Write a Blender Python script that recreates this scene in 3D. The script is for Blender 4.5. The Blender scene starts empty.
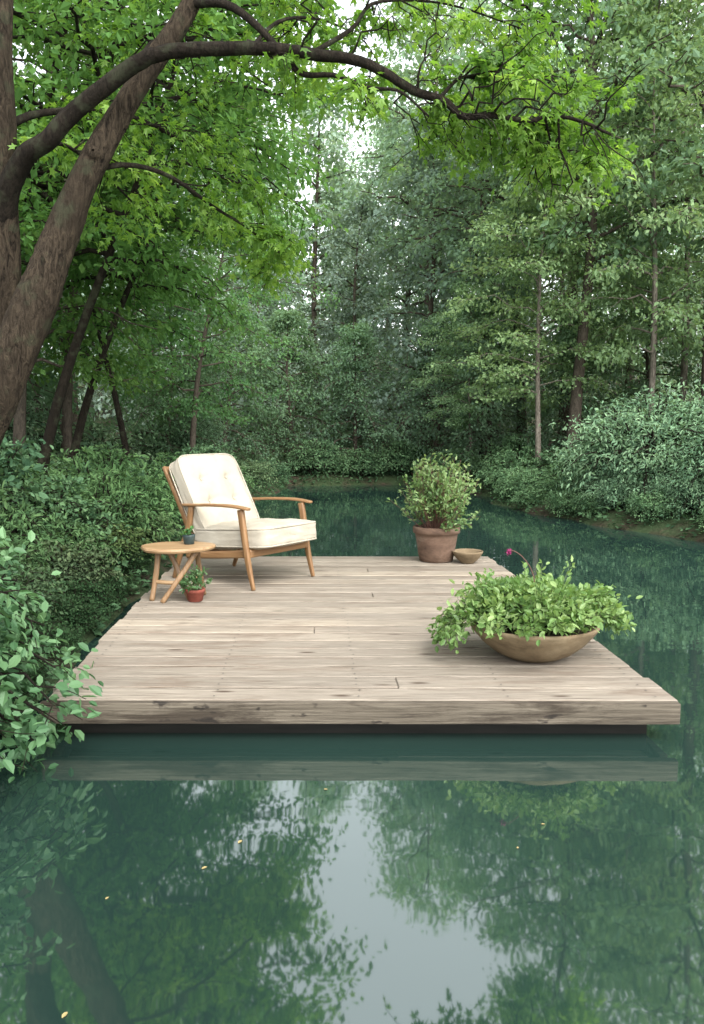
import bpy, bmesh, math, random
import numpy as np
from mathutils import Vector, Matrix, noise as mnoise

scene = bpy.context.scene
coll = scene.collection
scene.view_settings.view_transform = 'Standard'
scene.view_settings.look = 'None'
scene.view_settings.exposure = 0

# ------------------------------------------------------------------ helpers
def nrm(v):
    v = np.asarray(v, float)
    return v / (np.linalg.norm(v, axis=-1, keepdims=True) + 1e-9)

def add(name, data, mat=None, parent=None, loc=(0, 0, 0), rot=(0, 0, 0)):
    ob = bpy.data.objects.new(name, data)
    coll.objects.link(ob)
    ob.location = loc
    ob.rotation_euler = rot
    if parent is not None:
        ob.parent = parent
    if mat is not None and data is not None:
        if len(data.materials) == 0:
            data.materials.append(mat)
    return ob

def info(ob, label, category, group=None, kind=None):
    ob["label"] = label
    ob["category"] = category
    if group: ob["group"] = group
    if kind: ob["kind"] = kind

def root(name, loc, rotz, label, category, group=None):
    e = add(name, None, loc=loc, rot=(0, 0, rotz))
    e.empty_display_size = 0.2
    info(e, label, category, group)
    return e

def np_mesh(name, V, F, smooth=False, tone=None):
    me = bpy.data.meshes.new(name)
    V = np.asarray(V, np.float32); F = np.asarray(F, np.int32)
    m, k = F.shape
    me.vertices.add(len(V)); me.vertices.foreach_set("co", V.ravel())
    me.loops.add(m * k); me.loops.foreach_set("vertex_index", F.ravel())
    me.polygons.add(m)
    me.polygons.foreach_set("loop_start", np.arange(0, m * k, k, dtype=np.int32))
    me.polygons.foreach_set("loop_total", np.full(m, k, np.int32))
    me.polygons.foreach_set("use_smooth", np.full(m, smooth, bool))
    if tone is not None:
        a = me.attributes.new("tone", 'FLOAT', 'FACE')
        a.data.foreach_set("value", np.asarray(tone, np.float32))
    me.update(calc_edges=True)
    return me

def tubes_mesh(name, tubes, seg=8, rough=0.0, seed=0, lump=0.0):
    VV, FF, off = [], [], 0
    rg = np.random.default_rng(seed)
    for pts, rad in tubes:
        pts = np.asarray(pts, float); n = len(pts)
        T = nrm(np.gradient(pts, axis=0))
        ref = np.array([0.0, 0.0, 1.0]) if abs(T[0, 2]) < .8 else np.array([1.0, 0.0, 0.0])
        A = nrm(np.cross(T, ref)); B = np.cross(T, A)
        a = np.linspace(0, 2 * np.pi, seg, endpoint=False)
        R = np.asarray(rad, float)[:, None] * np.ones((1, seg))
        if rough: R = R * (1 + rough * rg.normal(size=R.shape))
        if lump:
            ii = np.arange(n)[:, None]
            R = R * (1 + lump * (np.sin(a[None] * 3 + ii * .11 + seed) * .5 + np.sin(a[None] * 7 - ii * .23) * .3 + np.sin(a[None] * 2 + ii * .37) * .5 + np.sin(a[None] * 13 + ii * .09) * .3))
        ring = pts[:, None, :] + R[..., None] * (np.cos(a)[None, :, None] * A[:, None, :] + np.sin(a)[None, :, None] * B[:, None, :])
        VV.append(ring.reshape(-1, 3))
        i = np.arange(n - 1)[:, None] * seg; j = np.arange(seg)[None, :]; j2 = (j + 1) % seg
        F = np.stack([i + j, i + j2, i + seg + j2, i + seg + j], -1).reshape(-1, 4) + off
        FF.append(F); off += n * seg
    return np_mesh(name, np.concatenate(VV), np.concatenate(FF), smooth=True)

def smooth_path(pts, n):
    p = np.asarray(pts, float)
    p = np.vstack([2 * p[0] - p[1], p, 2 * p[-1] - p[-2]])
    m = len(p) - 3
    out = []
    for t in np.linspace(0, m - 1e-6, n):
        i = int(t); f = t - i
        a, b, c, d = p[i], p[i + 1], p[i + 2], p[i + 3]
        out.append(.5 * (2 * b + (c - a) * f + (2 * a - 5 * b + 4 * c - d) * f * f + (3 * b - a - 3 * c + d) * f ** 3))
    return np.array(out)

def lathe(name, profile, seg=48, wob=0.0):
    prof = np.asarray(profile, float); n = len(prof)
    a = np.linspace(0, 2 * np.pi, seg, endpoint=False)
    w = 1 + wob * np.sin(a * 2 + 1) + wob * .5 * np.sin(a * 5)
    V = np.stack([prof[:, 0, None] * np.cos(a) * w, prof[:, 0, None] * np.sin(a) * w, prof[:, 1, None] * np.ones(seg)], -1).reshape(-1, 3)
    i = np.arange(n - 1)[:, None] * seg; j = np.arange(seg)[None, :]; j2 = (j + 1) % seg
    F = np.stack([i + j, i + j2, i + seg + j2, i + seg + j], -1).reshape(-1, 4)
    return np_mesh(name, V, F, smooth=True)

def sweep(name, path, wid, hei, side=(1, 0, 0), n=14, exp=5, segs=16):
    P = smooth_path(path, n)
    T = nrm(np.gradient(P, axis=0))
    S = np.asarray(side, float)[None, :] - (T @ np.asarray(side, float))[:, None] * T
    S = nrm(S); U = np.cross(S, T)
    wid = np.interp(np.linspace(0, 1, n), np.linspace(0, 1, len(np.atleast_1d(wid))), np.atleast_1d(wid))
    hei = np.interp(np.linspace(0, 1, n), np.linspace(0, 1, len(np.atleast_1d(hei))), np.atleast_1d(hei))
    a = np.linspace(0, 2 * np.pi, segs, endpoint=False)
    c, s = np.cos(a), np.sin(a)
    k = (np.abs(c) ** exp + np.abs(s) ** exp) ** (-1 / exp)
    c, s = c * k, s * k
    rings = []
    def ring(p, i, sc):
        return p + sc * (c[:, None] * S[i] * wid[i] / 2 + s[:, None] * U[i] * hei[i] / 2)
    e = min(wid[0], hei[0]) * .12
    rings.append(ring(P[0], 0, .02)); rings.append(ring(P[0], 0, .86))
    rings.append(ring(P[0] + T[0] * e, 0, 1))
    for i in range(1, n - 1): rings.append(ring(P[i], i, 1))
    e = min(wid[-1], hei[-1]) * .12
    rings.append(ring(P[-1] - T[-1] * e, n - 1, 1))
    rings.append(ring(P[-1], n - 1, .86)); rings.append(ring(P[-1], n - 1, .02))
    V = np.concatenate(rings); m = len(rings)
    i = np.arange(m - 1)[:, None] * segs; j = np.arange(segs)[None, :]; j2 = (j + 1) % segs
    F = np.stack([i + j, i + j2, i + segs + j2, i + segs + j], -1).reshape(-1, 4)
    return np_mesh(name, V, F, smooth=True)

# ------------------------------------------------------------------ materials
def newmat(name):
    m = bpy.data.materials.new(name); m.use_nodes = True
    nt = m.node_tree; nt.nodes.clear()
    out = nt.nodes.new('ShaderNodeOutputMaterial')
    return m, nt, out

def ramp(nt, src, stops):
    r = nt.nodes.new('ShaderNodeValToRGB')
    el = r.color_ramp.elements
    while len(el) < len(stops): el.new(.5)
    for e, (p, c) in zip(el, stops):
        e.position = p; e.color = (*c, 1) if len(c) == 3 else c
    nt.links.new(src, r.inputs[0])
    return r.outputs[0]

def coords(nt, scale=(1, 1, 1), kind='Object'):
    tc = nt.nodes.new('ShaderNodeTexCoord'); mp = nt.nodes.new('ShaderNodeMapping')
    mp.inputs['Scale'].default_value = scale
    nt.links.new(tc.outputs[kind], mp.inputs[0]); return mp.outputs[0]

def noise(nt, vec, scale, detail=4, rough=.55, dist=0):
    n = nt.nodes.new('ShaderNodeTexNoise'); n.inputs['Scale'].default_value = scale
    n.inputs['Detail'].default_value = detail; n.inputs['Roughness'].default_value = rough
    n.inputs['Distortion'].default_value = dist
    nt.links.new(vec, n.inputs['Vector']); return n.outputs['Fac']

def mixc(nt, fac, a, b, mode='MIX'):
    m = nt.nodes.new('ShaderNodeMix'); m.data_type = 'RGBA'; m.blend_type = mode
    for sock, v in ((m.inputs[0], fac), (m.inputs[6], a), (m.inputs[7], b)):
        if isinstance(v, (int, float)): sock.default_value = v
        elif isinstance(v, tuple): sock.default_value = (*v, 1)
        else: nt.links.new(v, sock)
    return m.outputs[2]

def bump(nt, h, strength, dist=.01):
    b = nt.nodes.new('ShaderNodeBump'); b.inputs['Strength'].default_value = strength
    b.inputs['Distance'].default_value = dist; nt.links.new(h, b.inputs['Height']); return b.outputs[0]

def principled(nt, out, col, rough=.6, nor=None, spec=.5):
    p = nt.nodes.new('ShaderNodeBsdfPrincipled')
    if isinstance(col, tuple): p.inputs['Base Color'].default_value = (*col, 1)
    else: nt.links.new(col, p.inputs['Base Color'])
    if isinstance(rough, (int, float)): p.inputs['Roughness'].default_value = rough
    else: nt.links.new(rough, p.inputs['Roughness'])
    p.inputs['Specular IOR Level'].default_value = spec
    if nor is not None: nt.links.new(nor, p.inputs['Normal'])
    nt.links.new(p.outputs[0], out.inputs[0]); return p

def leaf_mat(name, dark, mid, light, transl=.35, rough=.45, glossy=False):
    m, nt, out = newmat(name)
    at = nt.nodes.new('ShaderNodeAttribute'); at.attribute_name = "tone"
    col = ramp(nt, at.outputs['Fac'], [(0, dark), (.5, mid), (1, light)])
    oi = nt.nodes.new('ShaderNodeObjectInfo')
    col = mixc(nt, 1.0, col, oi.outputs['Color'], 'MULTIPLY')
    if glossy:
        p = nt.nodes.new('ShaderNodeBsdfPrincipled'); nt.links.new(col, p.inputs['Base Color'])
        p.inputs['Roughness'].default_value = rough; p.inputs['Specular IOR Level'].default_value = .35
    else:
        p = nt.nodes.new('ShaderNodeBsdfDiffuse'); nt.links.new(col, p.inputs[0])
    sh = p.outputs[0]
    if transl > 0:
        t = nt.nodes.new('ShaderNodeBsdfTranslucent')
        tc = mixc(nt, 1.0, col, (1.4, 1.35, .75), 'MULTIPLY'); nt.links.new(tc, t.inputs[0])
        mx = nt.nodes.new('ShaderNodeMixShader'); mx.inputs[0].default_value = transl
        nt.links.new(sh, mx.inputs[1]); nt.links.new(t.outputs[0], mx.inputs[2]); sh = mx.outputs[0]
    nt.links.new(sh, out.inputs[0]); return m

def bark_mat(name, dark, light, scale=1.0, strength=.9, cheap=False):
    m, nt, out = newmat(name)
    v = coords(nt, (13 * scale, 13 * scale, 3.4 * scale))
    n1 = noise(nt, v, 2.6, 4 if cheap else 9, .75, 1.2)
    c = ramp(nt, n1, [(.38, dark), (.62, light)])
    if cheap:
        d = nt.nodes.new('ShaderNodeBsdfDiffuse'); nt.links.new(c, d.inputs[0]); nt.links.new(d.outputs[0], out.inputs[0]); return m
    v2 = coords(nt, (1, 1, .6)); n2 = noise(nt, v2, 3.2, 5)
    c = mixc(nt, ramp(nt, n2, [(.42, (0, 0, 0)), (.62, (.7, .7, .7))]), c, tuple(a * .4 for a in light))
    n3 = noise(nt, coords(nt, (1, 1, 1)), 7, 4)
    c = mixc(nt, ramp(nt, n3, [(.54, (0, 0, 0)), (.64, (.5, .5, .5))]), c, (.075, .085, .05))
    principled(nt, out, c, .95, bump(nt, n1, strength, .09), .12); return m

M_leaf_maple = leaf_mat("leaf_maple", (.06, .14, .022), (.13, .26, .04), (.26, .41, .09), .52, .45, True)
M_leaf_under = leaf_mat("leaf_understory", (.065, .135, .04), (.12, .225, .065), (.19, .32, .10), .45)
M_leaf_green = leaf_mat("leaf_green", (.115, .18, .11), (.165, .255, .145), (.215, .325, .175), .40)  # green leaf, base lightened to hold some distance haze
M_leaf_haze_blue = leaf_mat("leaf_haze_blue", (.175, .24, .20), (.215, .295, .24), (.26, .35, .285), .36)  # far leaves: aerial haze put into the pale, low contrast blue-green
M_leaf_pale = leaf_mat("leaf_pale", (.14, .22, .11), (.21, .315, .15), (.31, .42, .21), .42)
M_leaf_bush = leaf_mat("leaf_bush", (.045, .09, .05), (.09, .16, .085), (.17, .265, .14), .25)
M_leaf_near = leaf_mat("leaf_near_shrub", (.03, .075, .035), (.065, .135, .06), (.15, .25, .12), .3, .5, True)
M_leaf_pot = leaf_mat("leaf_pot", (.05, .11, .03), (.125, .225, .065), (.26, .37, .14), .35, .4, True)
M_bark = bark_mat("bark_brown", (.013, .010, .007), (.115, .088, .060), strength=1.0)
M_bark_dark = bark_mat("bark_dark", (.014, .012, .009), (.048, .038, .028))
M_bark_mid = bark_mat("bark_mid", (.045, .038, .030), (.11, .092, .074), cheap=True)
M_bark_pale = bark_mat("bark_pale", (.09, .08, .065), (.24, .21, .175), cheap=True)

def wood_mat(name, dark, mid, light, axis='X', rough=.45, sc=1.0):
    m, nt, out = newmat(name)
    s = {'X': (1.2, 22, 22), 'Y': (22, 1.2, 22), 'Z': (22, 22, 1.2)}[axis]
    v = coords(nt, tuple(a * sc for a in s))
    n1 = noise(nt, v, 1.6, 6, .6, .6)
    c = ramp(nt, n1, [(.25, dark), (.5, mid), (.75, light)])
    principled(nt, out, c, rough, bump(nt, n1, .15, .003), .4); return m
OAK = ((.12, .058, .023), (.21, .115, .05), (.285, .17, .08))
M_oak_y = wood_mat("oiled_oak_y", *OAK, 'Y')
M_oak_z = wood_mat("oiled_oak_z", *OAK, 'Z')
M_oak_x = wood_mat("oiled_oak_x", *OAK, 'X')
M_tab_x = wood_mat("table_wood_x", (.17, .10, .045), (.29, .185, .095), (.38, .265, .15), 'X')
M_tab_z = wood_mat("table_wood_z", (.09, .05, .025), (.20, .12, .058), (.29, .185, .105), 'Z')

def deck_mat():
    m, nt, out = newmat("weathered_deck_boards")
    at = nt.nodes.new('ShaderNodeAttribute'); at.attribute_name = "tone"
    tc = nt.nodes.new('ShaderNodeTexCoord')
    cmb = nt.nodes.new('ShaderNodeCombineXYZ')
    ml = nt.nodes.new('ShaderNodeMath'); ml.operation = 'MULTIPLY'; ml.inputs[1].default_value = 37.0
    nt.links.new(at.outputs['Fac'], ml.inputs[0]); nt.links.new(ml.outputs[0], cmb.inputs[0]); nt.links.new(ml.outputs[0], cmb.inputs[2])
    ad = nt.nodes.new('ShaderNodeVectorMath'); ad.operation = 'ADD'
    nt.links.new(tc.outputs['Object'], ad.inputs[0]); nt.links.new(cmb.outputs[0], ad.inputs[1])
    def mapped(s):
        mp = nt.nodes.new('ShaderNodeMapping'); mp.inputs['Scale'].default_value = s
        nt.links.new(ad.outputs[0], mp.inputs[0]); return mp.outputs[0]
    grain = noise(nt, mapped((1.6, 60, 60)), 1.5, 8, .68, .5)
    fine = noise(nt, mapped((5, 220, 220)), 1.2, 4, .6)
    blot = noise(nt, mapped((.9, 5, 5)), 1.7, 7, .72, .7)
    big = noise(nt, coords(nt, (.8, 1.4, 1)), 1.2, 6, .65, .4)
    c = ramp(nt, grain, [(.28, (.078, .063, .047)), (.46, (.245, .212, .168)), (.7, (.37, .33, .27))])
    tonec = ramp(nt, at.outputs['Fac'], [(0, (.64, .62, .59)), (.5, (.96, .94, .91)), (1, (1.2, 1.15, 1.07))])
    c = mixc(nt, 1.0, c, tonec, 'MULTIPLY')
    c = mixc(nt, ramp(nt, blot, [(.49, (0, 0, 0)), (.62, (.75, .75, .75))]), c, (.125, .084, .054))
    c = mixc(nt, ramp(nt, big, [(.46, (0, 0, 0)), (.60, (.58, .58, .58))]), c, (.17, .145, .113))
    c = mixc(nt, .28, c, ramp(nt, fine, [(.38, (.07, .06, .048)), (.6, (.43, .385, .325))]), 'MIX')
    vo = nt.nodes.new('ShaderNodeTexVoronoi'); vo.inputs['Scale'].default_value = 1.0
    nt.links.new(mapped((2.6, 8.5, 8.5)), vo.inputs['Vector'])
    k = ramp(nt, vo.outputs['Distance'], [(.05, (.92, .92, .92)), (.15, (0, 0, 0))])
    c = mixc(nt, k, c, (.055, .036, .024))
    principled(nt, out, c, .78, bump(nt, grain, .8, .007), .28); return m
M_deck = deck_mat()

def fascia_mat():
    m, nt, out = newmat("weathered_fascia")
    g = noise(nt, coords(nt, (1.2, 50, 60)), 1.5, 9, .72, .3)
    b = noise(nt, coords(nt, (1.5, 3, 10)), 1.5, 7, .72, .35)
    c = ramp(nt, g, [(.30, (.033, .027, .020)), (.5, (.105, .088, .066)), (.72, (.18, .155, .12))])
    c = mixc(nt, ramp(nt, b, [(.46, (0, 0, 0)), (.60, (.85, .85, .85))]), c, (.033, .025, .018))
    sp = noise(nt, coords(nt, (6, 6, 12)), 1.6, 3)
    c = mixc(nt, ramp(nt, sp, [(.65, (0, 0, 0)), (.71, (.85, .85, .85))]), c, (.016, .013, .011))
    principled(nt, out, c, .85, bump(nt, g, .9, .010), .2); return m
M_fascia = fascia_mat()

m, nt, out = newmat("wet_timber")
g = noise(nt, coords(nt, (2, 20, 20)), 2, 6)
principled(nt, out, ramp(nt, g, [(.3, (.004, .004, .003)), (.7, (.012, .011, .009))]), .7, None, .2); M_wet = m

m, nt, out = newmat("cream_linen")
w1 = noise(nt, coords(nt, (300, 300, 300)), 1, 2); w2 = noise(nt, coords(nt, (5, 5, 5)), 1, 5)
c = ramp(nt, w2, [(.3, (.335, .30, .235)), (.7, (.405, .37, .30))])
add_ = nt.nodes.new('ShaderNodeMath'); add_.operation = 'MULTIPLY_ADD'; add_.inputs[1].default_value = .1
nt.links.new(w1, add_.inputs[0]); nt.links.new(w2, add_.inputs[2])
principled(nt, out, c, .95, bump(nt, add_.outputs[0], .5, .03), .15); M_linen = m

def clay(name, a, b, c3, scale=6, rough=.85):
    m, nt, out = newmat(name)
    n1 = noise(nt, coords(nt, (1, 1, 2.5)), scale, 8, .65, .4); n2 = noise(nt, coords(nt), scale * 14, 3)
    c = ramp(nt, n1, [(.3, a), (.5, b), (.72, c3)])
    c = mixc(nt, .25, c, ramp(nt, n2, [(.3, (.1, .08, .06)), (.6, (.6, .55, .5))]), 'MULTIPLY')
    principled(nt, out, c, rough, bump(nt, n1, .3, .01), .25); return m
M_terra = clay("terracotta", (.065, .042, .030), (.15, .095, .066), (.23, .18, .14), 4)
M_stone = clay("aged_stoneware", (.10, .072, .042), (.20, .15, .09), (.30, .24, .155), 4)
M_redclay = clay("red_clay", (.14, .04, .028), (.22, .06, .04), (.28, .10, .07))
M_darkglaze = clay("dark_glaze", (.02, .035, .035), (.035, .055, .055), (.07, .09, .08), rough=.3)
M_soil = clay("potting_soil", (.015, .011, .008), (.03, .022, .015), (.05, .035, .025), 30)
m, nt, out = newmat("magenta_petal"); principled(nt, out, (.22, .02, .09), .5); M_petal = m
m, nt, out = newmat("green_stem"); principled(nt, out, (.07, .10, .03), .6); M_stem = m
m, nt, out = newmat("red_stem"); principled(nt, out, (.10, .045, .03), .6); M_redstem = m
m, nt, out = newmat("fallen_leaf_yellow"); principled(nt, out, (.28, .22, .09), .6); M_fallen = m
m, nt, out = newmat("nail_iron"); principled(nt, out, (.04, .036, .032), .5); M_nail = m

# water
m, nt, out = newmat("still_green_water")
v = coords(nt, (1, 1.4, 1)); a = noise(nt, v, 2.0, 2, .45, .3)
v = coords(nt, (.5, .9, 1)); b = noise(nt, v, .9, 2, .5)
v = coords(nt, (.16, .16, 1)); msk = ramp(nt, noise(nt, v, 1.0, 2), [(.42, (.1, .1, .1)), (.6, (1, 1, 1))])
fine = noise(nt, coords(nt, (2, 4, 1)), 2.6, 2)
mm = nt.nodes.new('ShaderNodeMath'); mm.operation = 'MULTIPLY'; nt.links.new(fine, mm.inputs[0]); nt.links.new(msk, mm.inputs[1])
m2 = nt.nodes.new('ShaderNodeMath'); m2.operation = 'MULTIPLY_ADD'; m2.inputs[1].default_value = .3; nt.links.new(mm.outputs[0], m2.inputs[0]); nt.links.new(a, m2.inputs[2])
ad = nt.nodes.new('ShaderNodeMath'); ad.operation = 'ADD'; nt.links.new(m2.outputs[0], ad.inputs[0]); nt.links.new(b, ad.inputs[1])
cn = noise(nt, coords(nt, (.25, .25, 1)), 1.2, 3)
wc = ramp(nt, cn, [(.3, (.011, .025, .0205)), (.7, (.018, .040, .033))])
nb = bump(nt, ad.outputs[0], .045, .03)
df = nt.nodes.new('ShaderNodeBsdfDiffuse'); nt.links.new(wc, df.inputs[0])
gl = nt.nodes.new('ShaderNodeBsdfGlossy'); gl.inputs['Roughness'].default_value = .03; nt.links.new(nb, gl.inputs['Normal'])
gl.inputs['Color'].default_value = (.94, 1, .97, 1)
fr = nt.nodes.new('ShaderNodeFresnel'); fr.inputs['IOR'].default_value = 2.9; nt.links.new(nb, fr.inputs['Normal'])
mx = nt.nodes.new('ShaderNodeMixShader'); nt.links.new(fr.outputs[0], mx.inputs[0]); nt.links.new(df.outputs[0], mx.inputs[1]); nt.links.new(gl.outputs[0], mx.inputs[2])
nt.links.new(mx.outputs[0], out.inputs[0])
M_water = m

m, nt, out = newmat("forest_floor")
n1 = noise(nt, coords(nt), 1.3, 6, .65); n2 = noise(nt, coords(nt), 14, 6, .7)
c = ramp(nt, n2, [(.3, (.018, .014, .010)), (.5, (.045, .034, .023)), (.7, (.09, .07, .05))])
c = mixc(nt, ramp(nt, n1, [(.40, (0, 0, 0)), (.52, (.9, .9, .9))]), c, (.035, .06, .025))
principled(nt, out, c, .95, bump(nt, n2, .8, .05), .15); M_ground = m

# ------------------------------------------------------------------ terrain
YL = [-40, -10, 0, 2.3, 3.3, 5, 7.0, 8.6, 12, 17, 40]
XL = [-14, -6, -2.2, -1.58, -1.46, -1.53, -1.62, -1.75, -1.8, -1.35, -1.3]
YR = [-40, -10, 0, 5, 8.9, 11.6, 14.7, 17.2, 40]
XR = [16, 9, 6.5, 5.3, 3.95, 2.6, 2.45, 1.3, 1.2]
def bank_dist(x, y):
    xl = np.interp(y, YL, XL) + .03 * np.sin(y * 2.1) + .02 * np.sin(y * 5.3)
    xr = np.interp(y, YR, XR) + .12 * np.sin(y * 1.7 + 1) + .07 * np.sin(y * 4.1)
    return np.maximum(np.maximum(xl - x, x - xr), np.maximum(y - 17.7 - .2 * np.sin(x * 2), -28 - y))
def ground_h(x, y):
    d = bank_dist(x, y)
    h = np.where(d < 0, np.maximum(d * 1.2, -.9), np.minimum(d * .45, .16) + np.clip(d - .25, 0, 60) * .07)
    h = h + np.clip(d - 5, 0, 35) * .10
    h = h + np.where(d > 0, .05 * np.sin(x * 2.3 + y) * np.sin(y * 1.9 - x * .7) * np.clip(d * 2, 0, 1), 0)
    return h
gx = np.concatenate([-np.geomspace(300, 12, 26), np.linspace(-11.5, 11.5, 240), np.geomspace(12, 300, 26)])
gy = np.concatenate([-np.geomspace(300, 6, 24), np.linspace(-5.5, 26, 240), np.geomspace(27, 400, 26)])
X, Y = np.meshgrid(gx, gy)
Z = ground_h(X, Y)
V = np.stack([X, Y, Z], -1).reshape(-1, 3); nx = len(gx); ny = len(gy)
i = np.arange(ny - 1)[:, None] * nx; j = np.arange(nx - 1)[None, :]
F = np.stack([i + j, i + j + 1, i + nx + j + 1, i + nx + j], -1).reshape(-1, 4)
g = add("ground", np_mesh("ground", V, F, True), M_ground)
info(g, "dark forest floor and muddy river banks", "ground", kind="structure")
V = np.array([[-60, -60, 0], [60, -60, 0], [60, 60, 0], [-60, 60, 0]], float)
w = add("water", np_mesh("water", V, np.array([[0, 1, 2, 3]])), M_water)
info(w, "still teal green river water reflecting trees", "water", kind="structure")

# ------------------------------------------------------------------ leaves
T_RHOMB = (np.array([[0, 0, 0], [.5, .3, .07], [1, 0, -.05], [.5, -.3, .07]]), [(0, 1, 2, 3)])
T_LANCE = (np.array([[0, 0, 0], [.3, .17, .06], [.7, .14, .03], [1, 0, -.12], [.7, -.14, .03], [.3, -.17, .06]]), [(0, 1, 2, 3), (0, 3, 4, 5)])
T_OVAL = (np.array([[0, 0, 0], [.25, .24, .06], [.65, .26, .04], [1, 0, -.1], [.65, -.26, .04], [.25, -.24, .06]]), [(0, 1, 2, 3), (0, 3, 4, 5)])
T_MAPLE = (np.array([[0, 0, 0], [-.04, .34, -.06], [.2, .2, .02], [.55, .46, -.08], [.52, .15, .03], [1, 0, -.1],
                     [.52, -.15, .03], [.55, -.46, -.08], [.2, -.2, .02], [-.04, -.34, -.06]]), [(0, 1, 2, 3, 4, 5), (0, 5, 6, 7, 8, 9)])
def leaves_mesh(name, L, tmpl, keep=None):
    P = np.concatenate([l[0] for l in L]); D = nrm(np.concatenate([l[1] for l in L])); Nn = np.concatenate([l[2] for l in L])
    S = np.concatenate([l[3] for l in L]); tone = np.concatenate([l[4] for l in L])
    if keep is not None:
        k_ = keep(P + D * S[:, None] * .6); P, D, Nn, S, tone = P[k_], D[k_], Nn[k_], S[k_], tone[k_]
    B = nrm(np.cross(Nn, D)); Nn = np.cross(D, B)
    tv, tf = tmpl; k = len(tv)
    V = P[:, None, :] + S[:, None, None] * (tv[None, :, 0, None] * D[:, None, :] + tv[None, :, 1, None] * B[:, None, :] + tv[None, :, 2, None] * Nn[:, None, :])
    n = len(P)
    F = (np.arange(n)[:, None, None] * k + np.array(tf)[None]).reshape(-1, len(tf[0]))
    return np_mesh(name, V.reshape(-1, 3), F, tone=np.repeat(tone, len(tf)))

def along(pts, s):
    pts = np.asarray(pts); t = np.clip(s, 0, 1) * (len(pts) - 1)
    i = np.minimum(t.astype(int), len(pts) - 2) if isinstance(t, np.ndarray) else min(int(t), len(pts) - 2)
    f = (t - i)
    if isinstance(t, np.ndarray): f = f[:, None]
    return pts[i] * (1 - f) + pts[i + 1] * f, nrm(pts[i + 1] - pts[i])

def child(rng, pts, s, length, up=.15, droop=.25, fwd=.55, side=None, flat=.25, crook=.03, npt=5):
    p, t = along(pts, s)
    h = nrm(np.array([-t[1], t[0], 0.0]) + 1e-6)
    sg = side if side is not None else rng.choice([-1, 1])
    d = nrm(t * fwd * rng.uniform(.6, 1.4) + h * sg * rng.uniform(.5, 1.1) + np.array([0, 0, up]) + rng.normal(size=3) * flat)
    L = length * rng.uniform(.65, 1.25)
    u = np.linspace(0, 1, npt)
    q = p + d * (u[:, None] * L) + np.array([0, 0, -1.0]) * (droop * L * u[:, None] ** 2)
    q[1:] += rng.normal(size=(npt - 1, 3)) * L * crook
    return q

def twig_leaves(rng, pts, n, size, sig, base_tone, flatz=.4, s0=.1, down=.25, upn=1.0):
    s = rng.uniform(s0, 1.03, n); p, t = along(pts, s)
    p = p + rng.normal(size=(n, 3)) * np.array([sig, sig, sig * flatz])
    D = nrm(t * .7 + rng.normal(size=(n, 3)) * .6 + np.array([0, 0, -down]))
    Nn = rng.normal(size=(n, 3)) * .45 + np.array([0, 0, upn])
    S = size * rng.uniform(.6, 1.25, n)
    tone = np.clip(base_tone + rng.normal(size=n) * .16, 0, 1)
    return (p, D, Nn, S, tone)

def gen_tree(seed, H, base, spread, n_limb, trunk_r, leaf=.09, twigs=9, lpt=45, lean=(0, 0), up=.5, droop=.35, sig=.13, prof='round', flatz=.35, top_r=.15, limb_drop=0.0, leanp=1.3, limb_r=1.0):
    rng = np.random.default_rng(seed)
    n = 12; u = np.linspace(0, 1, n)
    tr = np.stack([lean[0] * u ** leanp + .03 * H * np.sin(u * 5 + seed) * u, lean[1] * u ** leanp + .025 * H * np.cos(u * 4 + seed) * u, u * H - .25], -1)
    rad = trunk_r * ((1 - u) * (1 - top_r) + top_r); rad[0] *= 1.5; rad[1] *= 1.08
    tubes = [(tr, rad)]; L = []
    for i in range(n_limb):
        f = (i + rng.uniform(0, .9)) / n_limb
        s = base + (0.98 - base) * f
        p, t = along(tr, s)
        az = i * 2.399 + rng.uniform(-.5, .5)
        if prof == 'round': pr = math.sin(math.pi * (0.15 + .8 * f)) ** .7
        elif prof == 'dome': pr = math.sqrt(max(.05, 1 - f ** 2.2)) * (.8 + .2 * math.sin(i * 1.7))
        else: pr = .55 + .45 * math.sin(math.pi * (.1 + .8 * f))
        ln = spread * pr * rng.uniform(.65, 1.15)
        ev = up * (.4 + .9 * f) - limb_drop * (1 - f)
        d = nrm(np.array([math.cos(az), math.sin(az), ev]))
        uu = np.linspace(0, 1, 7)[:, None]
        q = p + d * ln * uu + np.array([0, 0, -1.0]) * droop * ln * uu ** 2
        q[1:] += rng.normal(size=(6, 3)) * ln * .025
        r0 = min(trunk_r * .4, .012 + ln * .016) * (1.1 - .6 * f) * limb_r
        tubes.append((q, np.linspace(r0, r0 * .2, 7)))
        lt = .3 + .35 * f + rng.normal() * .12
        for k in range(twigs):
            ss = rng.uniform(.22, 1.0)
            c = child(rng, q, ss, max(.35, ln * .34) * (1.15 - .5 * ss), up=.12, droop=.3, side=(-1) ** k)
            if k % 2 == 0: tubes.append((c, np.linspace(r0 * .3, r0 * .1, 5)))
            tt = lt + rng.normal() * .1
            L.append(twig_leaves(rng, c, int(lpt * rng.uniform(.6, 1.4)), leaf, sig, tt, flatz))
        L.append(twig_leaves(rng, q, int(lpt * 1.2), leaf, sig, lt, flatz, s0=.45))
    return tubes, L

def make_tree(name, tubes, L, tmpl, leafm, barkm, loc, rotz, scale, label, group, color, seg=6):
    r = root(name, loc, rotz, label, "tree", group); r.scale = (scale,) * 3
    add("trunk", tubes_mesh("trunk", tubes, seg), barkm, r)
    c = add("crown", leaves_mesh("crown", L, tmpl), leafm, r); c.color = (*color, 1)
    return r

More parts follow.
